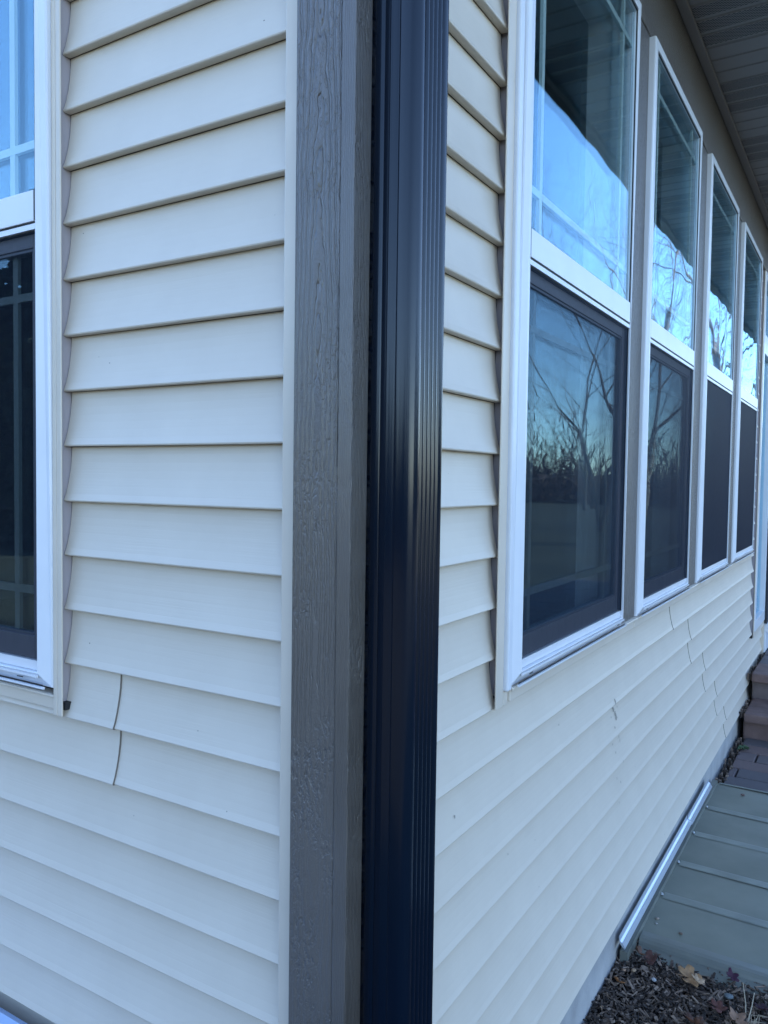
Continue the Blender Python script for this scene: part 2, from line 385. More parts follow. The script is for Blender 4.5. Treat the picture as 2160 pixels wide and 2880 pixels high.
im = MB(); im.box(-8.9, -0.15, 0.15, 8.9, 1.47, 1.50); im.box(-5.0, -4.9, 0.15, 8.9, -0.95, 1.47); im.box(-4.9, -0.15, 4.53, 4.60, -0.95, 1.47)
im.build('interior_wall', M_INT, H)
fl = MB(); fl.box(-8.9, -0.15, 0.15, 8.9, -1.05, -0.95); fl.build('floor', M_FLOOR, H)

# foundation
fd = MB(); fd.box(-9.0, -0.012, 0.012, 9.0, GZ-0.25, -1.345); fd.build('foundation', M_CONC, H)

# roof, gables, soffit, fascia, gutter
SO = 1.622
rf = MB()
def slab(x0, z0, x1, z1, y0, y1, th):
    b = len(rf.v)
    rf.v += [(x0, y0, z0), (x1, y0, z1), (x1, y1, z1), (x0, y1, z0), (x0, y0, z0-th), (x1, y0, z1-th), (x1, y1, z1-th), (x0, y1, z0-th)]
    rf.f += [(b, b+1, b+2, b+3), (b+4, b+7, b+6, b+5), (b, b+4, b+5, b+1), (b+1, b+5, b+6, b+2), (b+2, b+6, b+7, b+3), (b+3, b+7, b+4, b)]
slab(0.57, 1.80, -4.5, 4.33, -0.20, 9.3, 0.10); slab(-9.57, 1.80, -4.5, 4.33, -0.20, 9.3, 0.10)
rf.build('roof', M_ROOF, H)
gb = MB(); gb.v += [(-9.3, 0.03, 1.63), (0.3, 0.03, 1.63), (-4.5, 0.03, 4.23), (-9.3, 0.10, 1.63), (0.3, 0.10, 1.63), (-4.5, 0.10, 4.23)]
gb.f += [(0, 1, 2), (3, 5, 4), (0, 3, 4, 1), (1, 4, 5, 2), (2, 5, 3, 0)]
gb.build('gable_wall', M_SHEATH, H)
gb = MB(); gb.v += [(-9.0, 9.0, 1.6), (0.0, 9.0, 1.6), (-4.5, 9.0, 4.2)]; gb.f += [(0, 2, 1)]; gb.build('gable_wall', M_SHEATH, H)
# soffit panels: profiled strips across the eave, vented and solid in threes
def soffit_mat():
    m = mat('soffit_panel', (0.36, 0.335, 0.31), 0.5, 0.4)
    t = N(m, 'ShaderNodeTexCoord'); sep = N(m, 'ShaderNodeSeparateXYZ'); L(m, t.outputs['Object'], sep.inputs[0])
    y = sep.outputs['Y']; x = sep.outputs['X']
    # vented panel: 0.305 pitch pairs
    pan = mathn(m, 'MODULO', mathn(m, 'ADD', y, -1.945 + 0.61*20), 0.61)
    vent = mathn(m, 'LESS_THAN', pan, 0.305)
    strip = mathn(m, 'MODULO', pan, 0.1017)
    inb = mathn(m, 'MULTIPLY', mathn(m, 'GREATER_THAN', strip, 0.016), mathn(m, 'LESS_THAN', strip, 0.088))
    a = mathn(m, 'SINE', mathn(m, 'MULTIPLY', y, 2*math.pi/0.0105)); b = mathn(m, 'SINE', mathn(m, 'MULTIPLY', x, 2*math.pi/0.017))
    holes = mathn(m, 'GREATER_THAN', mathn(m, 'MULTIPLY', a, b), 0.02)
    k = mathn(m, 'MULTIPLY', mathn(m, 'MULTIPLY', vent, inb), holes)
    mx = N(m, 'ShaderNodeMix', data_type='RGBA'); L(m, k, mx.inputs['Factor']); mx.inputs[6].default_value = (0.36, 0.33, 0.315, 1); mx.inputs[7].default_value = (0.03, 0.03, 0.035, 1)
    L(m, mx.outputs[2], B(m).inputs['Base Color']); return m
M_SOF = soffit_mat()
sf = MB(); y = -0.19; rows = []
pts = []
k0 = 1.945
yy = k0 - 0.1017*21
while yy < 9.2:
    for (dy, dz) in ((0.0, 0.0), (0.004, 0.006), (0.010, 0.006), (0.014, 0.0), (0.0985, 0.0)):
        pts.append((yy+dy, SO+dz))
    if abs(((yy - k0) / 0.305) - round((yy-k0)/0.305)) < 0.02: pts[-5] = (yy, SO-0.003)
    yy += 0.1017
sf.grid([[(0.012, p[0], p[1]) for p in pts], [(0.565, p[0], p[1]) for p in pts]])
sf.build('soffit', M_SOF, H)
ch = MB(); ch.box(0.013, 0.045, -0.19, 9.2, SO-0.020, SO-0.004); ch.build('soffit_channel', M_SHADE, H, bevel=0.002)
fa = MB(); fa.box(0.555, 0.575, -0.2, 9.25, SO-0.025, 1.78); fa.build('fascia', MT_R, H)
gu = MB()
gp = [(0.575, 1.76), (0.575, 1.655), (0.585, 1.64), (0.635, 1.64), (0.66, 1.67), (0.665, 1.70), (0.69, 1.735), (0.69, 1.76), (0.684, 1.758), (0.66, 1.705), (0.63, 1.65), (0.581, 1.65), (0.579, 1.76)]
gu.grid([[(x, -0.22, z) for x, z in gp], [(x, 9.27, z) for x, z in gp]], True); gu.cap([(x, -0.22, z) for x, z in gp]); gu.cap([(x, 9.27, z) for x, z in gp])
gu.build('gutter', M_GUT, H)
# rake boards
for sx in (1, -1):
    for y0 in (-0.2, 9.28):
        rk = MB(); b = 0; xa, xb = (0.57, -4.5) if sx > 0 else (-9.57, -4.5)
        rk.v += [(xa, y0, 1.60), (xb, y0, 4.13), (xb, y0, 4.33), (xa, y0, 1.80), (xa, y0+0.02, 1.60), (xb, y0+0.02, 4.13), (xb, y0+0.02, 4.33), (xa, y0+0.02, 1.80)]
        rk.f += [(b, b+1, b+2, b+3), (b+4, b+7, b+6, b+5), (b, b+4, b+5, b+1), (b+3, b+2, b+6, b+7)]
        rk.build('rake_board', MT_R, H)

# frieze board over the windows and boards between them
fb = MB(); fb.box(-0.018, 0.012, 0.055, 9.0, HEAD, 1.612); fb.build('frieze_board', MT_H, H, bevel=0.003)
ml = []
for i in range(3):
    mbx = MB(); y0 = win_y[i] + win_w[i] + 0.001; y1 = win_y[i+1] - 0.001
    mbx.box(-0.020, 0.008, y0, y1, -0.418, HEAD-0.001); mbx.build('mullion_board', MT_M, H, bevel=0.002)

# corner boards
c1 = MB(); c1.box(-0.091, -0.0125, -0.0345, -0.004, -1.40, 1.70); c1.build('corner_board', MT_L, H, bevel=0.0015)
c2 = MB(); c2.box(-0.012, 0.012, -0.036, 0.054, -1.40, 1.612); o = c2.build('corner_board', MT_R, H, bevel=0.002)
o.data.materials.append(MT_E)
for p in o.data.polygons:
    if p.normal.y < -0.9: p.material_index = 1
# cream channels next to the corner boards
c3 = MB(); c3.box(-0.1290, -0.0915, -0.0125, 0.0, -1.40, 1.69)
c3.build('corner_channel', M_CREAM, H, bevel=0.002)
c4 = MB(); c4.box(-0.01, 0.014, 0.0545, 0.075, -1.40, 1.61); c4.build('corner_channel', M_CREAM, H, bevel=0.002)

# downspout on the right wall
def downspout():
    y0, y1, x0, x1 = 0.003, 0.0955, 0.0125, 0.0865
    pts = [(x0, y0), (x0+0.013, y0)]
    def groove(fn, c, w, dep, n=6):
        for i in range(n+1):
            t = i/n; fn(c - w/2 + w*t, dep*(0.5-0.5*math.cos(2*math.pi*t)))
    side = lambda s, d: pts.append((s, y0 + d))
    groove(side, 0.0330, 0.004, 0.0013, 6); groove(side, 0.0440, 0.006, -0.0004, 6); groove(side, 0.0560, 0.006, 0.0010, 6)
    r = 0.0135
    for i in range(11):
        a = -math.pi/2 + (math.pi/2)*i/10; pts.append((x1-r + r*math.cos(a), y0+r + r*math.sin(a)))
    front = lambda s, d: pts.append((x1 - d, s))
    c0 = y0 + 0.0235
    for i in range(5):
        groove(front, c0 + 0.0122*i, 0.0078, 0.0036, 8)
    r = 0.0075
    for i in range(7):
        a = (math.pi/2)*i/6; pts.append((x1-r + r*math.cos(a), y1-r + r*math.sin(a)))
    pts.append((x0, y1))
    mb = MB()
    path = [(0.26, -1.50), (0.19, -1.46), (0.03, -1.33), (0.0, -1.28), (0, -1.0), (0, -0.5), (0, 0), (0, 0.5), (0, 1.0), (0, 1.24), (0.03, 1.30), (0.44, 1.52), (0.52, 1.56), (0.52, 1.64)]
    mb.grid([[(x+dx, y, z + (x-0.05)*(0.5 if i < 3 else 0)) for x, y in pts] for i, (dx, z) in enumerate(path)], True)
    o = mb.build('downspout', M_DOWN, H, smooth=True)
    o['label'] = 'glossy black ribbed downspout against the corner board'
    return o
dsp = downspout()

# ------------------------------------------------------------------ windows (local frame: +x outward, +y along, z up)
MUNT = (0.085, 0.090)
def make_window(FW):
    fwd = 0.012; back = -0.115
    a, b = 0.0, FW
    # frame: mitred ring whose face slopes from a low outer edge to a proud inner edge
    fr = MB()
    prof = [(-0.018, 0.0), (0.024, 0.0), (0.0275, 0.0015), (0.0280, 0.004), (0.0280, 0.027), (0.0270, 0.028), (-0.060, 0.028), (back, 0.028), (back, 0.0), (-0.018, 0.0)]
    ring = []
    for (sy, sz) in ((0, 0), (1, 0), (1, 1), (0, 1)):
        row = []
        for (x, o_) in prof:
            if sz == 0 and x > 0.02 and o_ < 0.01: x -= 0.012
            y = a + o_ if sy == 0 else b - o_
            z = WB + o_ if sz == 0 else WT - o_
            row.append((x, y, z))
        ring.append(row)
    ring.append(ring[0]); fr.grid(ring)
    w = fr.build('window', M_WHITE, bevel=0)
    gi, gj = a + 0.028, b - 0.028; zi, zj = WB + 0.034, WT - 0.028
    TR0, TR1 = 0.450, 0.507
    X = 0.0225                         # everything below sits this much further out than the wall plane
    s = MB()
    s.box(-0.050, 0.0190, gi+0.0005, gj-0.0005, WB + 0.0285, zi + 0.0135)
    s.build('sill', M_WHITE, w, bevel=0.0015)
    s2 = MB(); s2.box(0.0282, 0.0310, a+0.024, b-0.024, WB+0.0195, WB+0.0240); s2.box(0.0282, 0.0320, a+0.004, b-0.004, WB+0.0005, WB+0.0045)
    s2.build('drip_edge', M_WHITE, w)
    s3 = MB(); s3.box(0.0282, 0.0289, a+0.010, b-0.010, WB+0.0050, WB+0.0080); s3.box(0.0282, 0.0289, a+0.07, a+0.088, WB+0.0135, WB+0.0155); s3.box(0.0282, 0.0289, b-0.088, b-0.07, WB+0.0135, WB+0.0155)
    s3.build('weep_slot', M_DARK, w)
    u = MB(); e = 0.0045
    u.box(-0.045, X, gi+0.0005, gi+e, TR1, zj-0.0005); u.box(-0.045, X, gj-e, gj-0.0005, TR1, zj-0.0005); u.box(-0.045, X, gi+e, gj-e, zj-e, zj-0.0005)
    u.box(-0.045, X+0.0045, gi+0.006, gj-0.006, TR0, TR1-0.0005)
    us = u.build('upper_sash', M_WHITE, w, bevel=0.0012)
    g = MB(); g.box(X-0.0005, X+0.0025, gi+0.0005, gi+0.0045, TR1, zj-0.001); g.box(X-0.0005, X+0.0025, gj-0.0045, gj-0.0005, TR1, zj-0.001); g.box(X-0.0005, X+0.0025, gi+0.005, gj-0.005, zj-0.0045, zj-0.0005)
    g.box(X-0.003, X+0.0040, gi+0.0005, gi+0.0055, TR0+0.002, TR1); g.box(X-0.003, X+0.0040, gj-0.0055, gj-0.0005, TR0+0.002, TR1)
    g.box(X-0.02, X+0.0010, gi+0.001, gj-0.001, TR0-0.0042, TR0-0.0005)
    g.build('gasket', M_DARK, w)
    r = MB(); r.box(-0.03, X+0.0030, gi+0.0005, gj-0.0005, TR0-0.0145, TR0-0.0045); r.build('screen_head', M_WHITE, w)
    g1 = MB(); g1.box(X-0.006, X-0.003, gi+e-0.001, gj-e+0.001, TR1-0.002, zj-e+0.001); g1.build('pane', M_GLASS, w)
    g1b = MB(); g1b.box(X-0.024, X-0.021, gi+e-0.001, gj-e+0.001, TR1-0.002, zj-e+0.001); g1b.build('pane', M_GLASS, w)
    m = MB(); mw = 0.0075
    uz0, uz1 = TR1, zj-e
    for yy in (gi + e + MUNT[0], gj - e - MUNT[0]): m.box(X-0.017, X-0.010, yy-mw, yy+mw, uz0, uz1)
    for zz in (uz0 + MUNT[1], uz1 - MUNT[1]): m.box(X-0.0175, X-0.0095, gi+e, gj-e, zz-mw, zz+mw)
    m.build('muntin', M_MUNT, w)
    q = 0.022; lz0, lz1 = zi + 0.014, TR0 - 0.0165
    l = MB(); xa, xb = -0.024, 0.0125
    l.box(xa, xb, gi+0.006, gi+0.006+q, lz0, lz1); l.box(xa, xb, gj-0.006-q, gj-0.006, lz0, lz1)
    l.box(xa, xb, gi+0.006+q, gj-0.006-q, lz0, lz0+0.044); l.box(xa, xb, gi+0.006+q, gj-0.006-q, lz1-0.026, lz1)
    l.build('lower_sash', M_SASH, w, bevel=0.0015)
    bd = MB(); bz0, bz1 = lz0+0.0445, lz1-0.0265
    bd.box(0.004, 0.0100, gi+0.0285, gi+0.0335, bz0, bz1); bd.box(0.004, 0.0100, gj-0.0335, gj-0.0285, bz0, bz1); bd.box(0.004, 0.0100, gi+0.0340, gj-0.0340, bz0, bz0+0.005); bd.box(0.004, 0.0100, gi+0.0340, gj-0.0340, bz1-0.005, bz1)
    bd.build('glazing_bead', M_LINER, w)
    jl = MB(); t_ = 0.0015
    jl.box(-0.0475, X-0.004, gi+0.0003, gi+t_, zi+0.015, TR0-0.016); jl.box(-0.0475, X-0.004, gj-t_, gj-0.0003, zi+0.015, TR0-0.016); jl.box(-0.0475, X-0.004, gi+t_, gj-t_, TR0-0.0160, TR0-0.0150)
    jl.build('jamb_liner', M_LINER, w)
    g2 = MB(); g2.box(0.0030, 0.0060, gi+0.006+q-0.001, gj-0.005-q, lz0+0.043, lz1-0.025); g2.build('pane', M_GLASS2, w)
    g3 = MB(); g3.box(-0.014, -0.011, gi+0.006+q-0.001, gj-0.005-q, lz0+0.043, lz1-0.025); g3.build('pane', M_GLASS2, w)
    m = MB(); A_, B_ = gi+0.006+q, gj-0.006-q; Za, Zb = lz0+0.044, lz1-0.026
    for yy in (A_+0.075, B_-0.075): m.box(-0.008, -0.001, yy-mw, yy+mw, Za, Zb)
    for zz in (Za+0.085, Zb-0.085): m.box(-0.0085, -0.0005, A_, B_, zz-mw, zz+mw)
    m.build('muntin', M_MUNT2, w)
    sx = X - 0.001
    link('insect_screen', [(sx, gi+0.004, zi+0.014), (sx, gj-0.004, zi+0.014), (sx, gj-0.004, TR0-0.0148), (sx, gi+0.004, TR0-0.0148)], [(0, 1, 2, 3)], M_SCREEN, w)
    kk = 0.004
    for p_, q_ in ((gi+0.0005, gi+kk), (gj-kk, gj-0.0005)):
        k_ = MB(); k_.box(sx-0.002, sx+0.001, p_, q_, zi+0.014, TR0-0.015); k_.build('screen_frame', M_DARK, w)
    return w
win = make_window(FW); win2 = make_window(FW2)
def copy_tree(o):
    c = o.copy(); COL.objects.link(c)
    for ch_ in o.children:
        d = ch_.copy(); COL.objects.link(d); d.parent = c; d.matrix_parent_inverse = ch_.matrix_parent_inverse.copy()
    return c
wins = [win, win2, copy_tree(win2), copy_tree(win2), copy_tree(win)]
Hinv = Matrix.Translation(H.location).inverted()
for i in range(4):
    wins[i].parent = H; wins[i].matrix_parent_inverse = Hinv; wins[i].location = (0, win_y[i], 0)
wl = wins[4]; wl.parent = H; wl.matrix_parent_inverse = Hinv; wl.location = (LX0, 0, 0.016); wl.rotation_euler = (0, 0, -math.pi/2)

# cream channels round the window openings
def channels(name, pts):
    mb = MB()
    for b in pts: mb.box(*b)
    return mb.build(name, M_CREAM, H, bevel=0.0022)
channels('window_channel', [(0.0060, 0.0100, 0.4860, 0.5215, -0.4530, HEAD-0.001)])
fl_ = MB(); fl_.box(-0.018, 0.0190, 0.5222, 0.5446, -0.4230, HEAD-0.001); fl_.build('window_flange', M_WHITE, H, bevel=0.004)
fl_ = MB(); fl_.box(-0.018, 0.0100, 0.5222, 0.5446, -0.4530, -0.4235); fl_.build('window_flange', M_CREAM, H, bevel=0.002)
pc = MB(); pc.box(-0.019, 0.0055, 0.5160, 0.5200, -0.43, HEAD-0.002); pc.build('channel_lining', M_PURP, H)
channels('sill_channel', [(-0.018, 0.0150, 0.5450, 1.525, JB-0.004, -0.4182), (-0.018, 0.0165, 1.5262, E4+0.010, JB-0.004, -0.4182),
                          (0.0152, 0.0210, 0.5450, 1.5255, -0.4265, -0.4182), (0.0167, 0.0225, 1.5262, E4+0.010, -0.4265, -0.4182)])
channels('window_channel', [(-0.018, 0.0060, E4+0.0005, E4+0.010, -0.426, HEAD-0.001)])
channels('door_channel', [(-0.018, 0.0100, 4.612, 4.6250, -0.990, HEAD-0.001), (0.0070, 0.0100, 4.600, 4.6115, -0.990, HEAD-0.001), (-0.018, 0.010, 4.6255, 5.20, -0.990, -0.955)])
pc = MB(); pc.box(-0.019, 0.004, 4.606, 4.6115, -0.96, HEAD-0.002); pc.build('channel_lining', M_PURP, H)
# left window channels
channels('window_channel', [(LX1+0.0005, LX1+0.0120, -0.0140, 0.015, -0.452, 1.395), (LX1+0.0125, LX1+0.0260, -0.0140, -0.0100, -0.452, 1.395)])
channels('window_channel', [(LX0-0.012, LX0-0.0005, -0.010, 0.015, -0.452, 1.395), (LX0-0.024, LX0-0.0125, -0.010, -0.007, -0.452, 1.395)])
channels('sill_channel', [(LX0, LX1, -0.0090, 0.015, -0.4430, -0.4145), (LX0, LX1, -0.0130, -0.0092, -0.4200, -0.4145)])
channels('head_channel', [(LX0-0.024, LX1+0.0245, -0.008, 0.015, 1.3855, 1.397)])
pc = MB(); pc.box(LX1+0.0125, LX1+0.0140, -0.006, 0.018, -0.43, 1.38); pc.build('channel_lining', M_PURP, H)
# dark open ends of the channels
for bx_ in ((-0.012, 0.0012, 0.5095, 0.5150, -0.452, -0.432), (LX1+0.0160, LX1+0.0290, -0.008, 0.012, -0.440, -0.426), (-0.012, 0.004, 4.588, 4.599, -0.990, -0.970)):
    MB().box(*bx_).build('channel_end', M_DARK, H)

# tall sidelight and sliding door at the far end of the right wall
def tall_window(name, y0, y1, z0, z1, rail, label):
    fr = MB(); p = 0.014; t = 0.045
    fr.box(-0.11, p, y0, y0+t, z0, z1); fr.box(-0.11, p, y1-t, y1, z0, z1); fr.box(-0.11, p, y0+t, y1-t, z1-t, z1); fr.box(-0.11, p, y0+t, y1-t, z0, z0+0.07)
    if rail: fr.box(-0.09, p-0.002, y0+t, y1-t, rail[0], rail[1])
    w = fr.build(name, M_WHITE, H, bevel=0.002)
    if label: w['label'] = label
    gl = MB()
    if rail:
        gl.box(-0.020, -0.016, y0+t-0.001, y1-t+0.001, z0+0.069, rail[0]+0.001); gl.box(-0.020, -0.016, y0+t-0.001, y1-t+0.001, rail[1]-0.001, z1-t+0.001)
    else: gl.box(-0.020, -0.016, y0+t-0.001, y1-t+0.001, z0+0.069, z1-t+0.001)
    gl.build('pane', M_GLASS2, w)
    m = MB()
    for yy in (y0+t+0.07, y1-t-0.07): m.box(-0.032, -0.026, yy-0.008, yy+0.008, z0+0.07, z1-t)
    for zz in ((z0+0.20, z1-t-0.09) if not rail else (z0+0.20, rail[0]-0.09)): m.box(-0.0325, -0.0255, y0+t, y1-t, zz-0.008, zz+0.008)
    m.build('muntin', M_MUNT, w)
    return w
tall_window('sidelight', 4.6255, 5.180, -0.953, HEAD-0.002, (0.84, 0.96), None)
tall_window('patio_door', 5.33, 6.63, -1.03, HEAD-0.002, None, None)
tall_window('patio_door', 6.65, 7.98, -1.03, HEAD-0.002, None, None)
dp = MB(); dp.box(-0.018, 0.030, 5.183, 5.327, -0.98, HEAD-0.001); dp.build('door_post', M_GUT, H, bevel=0.003)
kb = MB(); kb.box(-0.018, 0.020, 5.205, 8.0, -1.19, -1.045); kb.box(-0.018, 0.045, 5.205, 8.0, -1.045, -0.985); kb.build('door_sill', M_WHITE, H, bevel=0.003)
channels('siding_end_channel', [(-0.018, 0.012, 5.187, 5.200, -1.25, -0.992)])

# dirt streak on the siding below the first window
rnd = random.Random(3)
M_DIRT = mat('dried_dirt', (0.33, 0.29, 0.245), 0.9)
def blob(y, z, a, b):
    dm = MB()
    a *= 1.1; b *= 0.9
    k = math.ceil((0.763 - z)/P0); z0 = zk(k); t = 1-(z-z0)/P0; d = -0.0175*(1-max(0, min(1, t))**1.9)
    bs = len(dm.v); n = 9
    for i in range(n):
        an = 2*math.pi*i/n; q = 0.6+0.8*rnd.random(); zz = z + b*q*math.sin(an)
        tt = 1-(zz-z0)/P0; tt = max(0, min(1, tt)); dd = -0.0175*(1-tt**1.9)
        dm.v.append((dd+0.0012, y + a*q*math.cos(an), zz))
    dm.f.append(tuple(range(bs, bs+n))); dm.build('dirt_mark', M_DIRT, H)
for i in range(6): blob(1.395+0.012*rnd.random()+i*0.009, -0.650-i*0.012, 0.006, 0.009)
for (y, z, a, b) in ((1.470, -0.685, .002, .004), (1.40, -0.70, .002, .004), (1.42, -0.735, .003, .004), (1.46, -0.715, .002, .003), (1.50, -0.785, .0015, .006), (1.507, -0.80, .0015, .008), (1.43, -0.79, .002, .004), (1.45, -0.82, .0025, .004),
                     (1.50, -0.86, .0012, .006), (1.48, -0.91, .002, .005), (1.51, -0.93, .0015, .006), (1.49, -0.97, .002, .008), (1.52, -1.00, .001, .006), (0.93, -0.60, .002, .003), (0.35, -0.62, .002, .003), (0.62, -0.80, .0015, .003)):
    blob(y, z, a, b)

# ================================================================== ground objects right
def paver_blocks(mb, x0, x1, y0, y1, z, bx, by, h=0.06, seed=1, rot=False):
    rn = random.Random(seed); y = y0; r = 0
    while y < y1-0.02:
        x = x0 - (bx*0.5 if r % 2 else 0) + rn.uniform(-.01, .01); yy = min(y+by, y1)
        while x < x1:
            wdt = bx*rn.choice((0.75, 1.0, 1.0, 1.3)); a = max(x, x0); b_ = min(x+wdt, x1)
            if b_-a > 0.03:
                dz = rn.uniform(-0.003, 0.003); g = 0.004
                mb.box(a+g, b_-g, y+g, yy-g, z-h, z+dz)
            x += wdt
        y += by; r += 1
pv = MB(); paver_blocks(pv, 0.035, 2.6, 3.26, 4.12, -1.497, 0.21, 0.145, 0.05, 5)
o = pv.build('paver_path', M_PAVE, bevel=0.006); o['kind'] = 'structure'
ground_sheet('path_base', 0.0, 2.7, 3.24, 4.16, -1.523, M_JOINT, 4)
st = empty('paver_steps', (0.8, 4.6, -1.5)); tag(st, 'reddish brown paver steps climbing beside the wall to the patio door', 'steps')
def block_row(y0, y1, z0, z1, seed, name, w=0.33):
    rn = random.Random(seed); x = 0.02 + rn.uniform(0, 0.01)
    while x < 2.6:
        ww = w*rn.choice((0.8, 1, 1.15)); mb = MB(); mb.box(x, x+ww-0.006, y0, y1, z0+0.0, z1 + rn.uniform(-.002, .002)); 
        mb.build(name, M_STEP[rn.randrange(3)], st, bevel=0.009); x += ww
M_STEP = []
for c in ((0.19, 0.115, 0.098), (0.165, 0.105, 0.092), (0.14, 0.105, 0.098)):
    m = mat('step_stone', c, 0.85); colvar(m, c, coords(m), 12, 0.25, 6); L(m, bump(m, noise_tex(m, coords(m), 60, 6, 0.75), 0.005, 0.8), B(m).inputs['Normal']); M_STEP.append(m)
block_row(4.14, 4.42, -1.56, -1.402, 1, 'riser_block'); block_row(4.085, 4.50, -1.40, -1.345, 2, 'tread_block', 0.30)
block_row(4.50, 4.80, -1.40, -1.242, 3, 'riser_block'); block_row(4.455, 4.80, -1.240, -1.185, 4, 'tread_block', 0.34)
ld = MB(); paver_blocks(ld, 0.02, 2.6, 4.803, 8.6, -1.185, 0.30, 0.15, 0.055, 9); ld.build('landing_pavers', M_PAVE, st, bevel=0.006)
lb = MB(); lb.box(0.02, 2.6, 4.81, 8.6, -1.56, -1.215); lb.build('landing_base', M_JOINT, st)
# dark gap soil between the wall and the pavers
gp_ = MB(); rn = random.Random(8)
for i in range(260):
    y = rn.uniform(3.25, 6.5); z = -1.50 if y < 4.1 else (-1.36 if y < 4.46 else -1.2); s_ = rn.uniform(0.004, 0.013)
    x = rn.uniform(-0.006, 0.045)
    gp_.box(x, x+s_, y, y+s_*rn.uniform(1, 2), z-0.03, z + s_*0.5 + rn.uniform(0, 0.006))
tag(gp_.build('gap_debris', M_CHIP), 'dark crumbs of soil filling the gap between wall and pavers', 'debris', kind='stuff')

# window well cover: ribbed translucent sheet, wall rail in two lengths, folded front lip
wc_ = empty('window_well_cover', (0.55, 2.4, GZ)); tag(wc_, 'flat grey green ribbed window well cover lying along the foundation', 'well cover')
CZ = -1.486
CX1 = 1.05
p = MB(); rows = []
ny = 40
for i in range(ny+1):
    y = 1.655 + (3.235-1.655)*i/ny
    rows.append([(x, y, CZ - 0.012*(x/1.0) + 0.0022*noise.noise(Vector((x*3, y*3, 0)))) for x in [0.022 + (CX1-0.022)*j/20 for j in range(21)]])
p.grid(rows); b0 = len(p.v); p.v += [(a, b, c-0.006) for r in rows for a, b, c in r]
n1 = 21
for i in range(ny):
    for j in range(20): k = b0+i*n1+j; p.f.append((k, k+n1, k+n1+1, k+1))
p.build('panel', M_COVER, wc_, smooth=False)
for i, yc in enumerate((1.975, 2.262, 2.570, 2.888)):
    rb = MB(); prof = [(-0.024, 0.0), (-0.016, 0.0013), (0.016, 0.0013), (0.024, 0.0)]
    rb.grid([[(x, yc+dy, CZ+0.0022+dz-0.012*x) for dy, dz in prof] for x in [0.035 + (CX1-0.04)*j/12 for j in range(13)]])
    rb.build('rib', M_RIB, wc_)
    sc_ = MB(); sc_.tube([Vector((0.030, yc, CZ+0.002)), Vector((0.030, yc, CZ+0.008))], [0.005, 0.004], 8); sc_.cap([(0.030+0.004*math.cos(a*math.pi/4), yc+0.004*math.sin(a*math.pi/4), CZ+0.008) for a in range(8)])
    sc_.build('screw', M_ALU, wc_)
lp = MB(); prof = [(1.700, 0.003), (1.668, 0.0055), (1.650, 0.005), (1.640, -0.002), (1.636, -0.012), (1.610, -0.016), (1.592, -0.022), (1.588, -0.034), (1.572, -0.040), (1.566, -0.058)]
lp.grid([[(x, y - 0.0*x, CZ+z-0.012*x + 0.0015) for y, z in prof] for x in [0.030 + (CX1-0.03)*j/8 for j in range(9)]]); lp.build('front_lip', M_LIP, wc_, smooth=False)
bl = MB(); bl.grid([[(x, y, CZ+z) for y, z in ((3.222, 0.003), (3.236, 0.004), (3.246, -0.002), (3.248, -0.03))] for x in (0.03, CX1)]); bl.build('back_lip', M_RIB, wc_)
def rail(y0, y1, off, tilt):
    mb = MB(); prof = [(0.0035, -1.400), (0.0050, -1.412), (0.0075, -1.424), (0.016, -1.432), (0.018, -1.430), (0.0260, -1.447), (0.029, -1.455), (0.0265, -1.459), (0.014, -1.446), (0.006, -1.436), (0.0015, -1.408)]
    mb.grid([[(x*0.72+off, y, -1.43+(z+1.43)*0.68 + off*0.6 + (y-y0)*tilt) for x, z in prof] for y in [y0+(y1-y0)*i/6 for i in range(7)]], True)
    mb.cap([(x*0.72+off, y0, -1.43+(z+1.43)*0.68+off*0.6) for x, z in prof]); mb.cap([(x*0.72+off, y1, -1.43+(z+1.43)*0.68+off*0.6+(y1-y0)*tilt) for x, z in prof][::-1])
    return mb.build('wall_rail', M_ALU, wc_)
rail(1.500, 2.640, 0.0, 0.0); rail(2.560, 3.050, 0.004, 0.0)
rs = MB(); rs.box(0.000, 0.024, 1.52, 3.22, -1.520, -1.468); rs.build('wall_flange', M_LIP, wc_)

# left wall cover seen at the bottom left corner
lc = empty('utility_cover', (-1.1, -0.25, GZ)); tag(lc, 'pale blue plastic cover under the left window at the bottom corner', 'cover')
q = MB(); prof = [(-0.018, -1.076), (-0.030, -1.072), (-0.042, -1.082), (-0.085, -1.092), (-0.094, -1.083), (-0.108, -1.084), (-0.118, -1.098), (-0.45, -1.19), (-0.48, -1.22), (-0.48, -1.55)]
q.grid([[(x, y, z + (0.0 if 0 < i < 9 else 0)) for y, z in prof] for i, x in enumerate([-1.9 + 1.42*k/9 for k in range(10)])])
for xe in (-1.9, -0.48): q.cap([(xe, y, z) for y, z in prof] + [(xe, -0.018, -1.55)])
q.build('lid', M_BLUE, lc, smooth=False)
q = MB(); q.box(-1.9, -0.44, -0.030, -0.0165, -1.110, -1.0815); q.build('back_strip', M_LIP, lc, bevel=0.002)

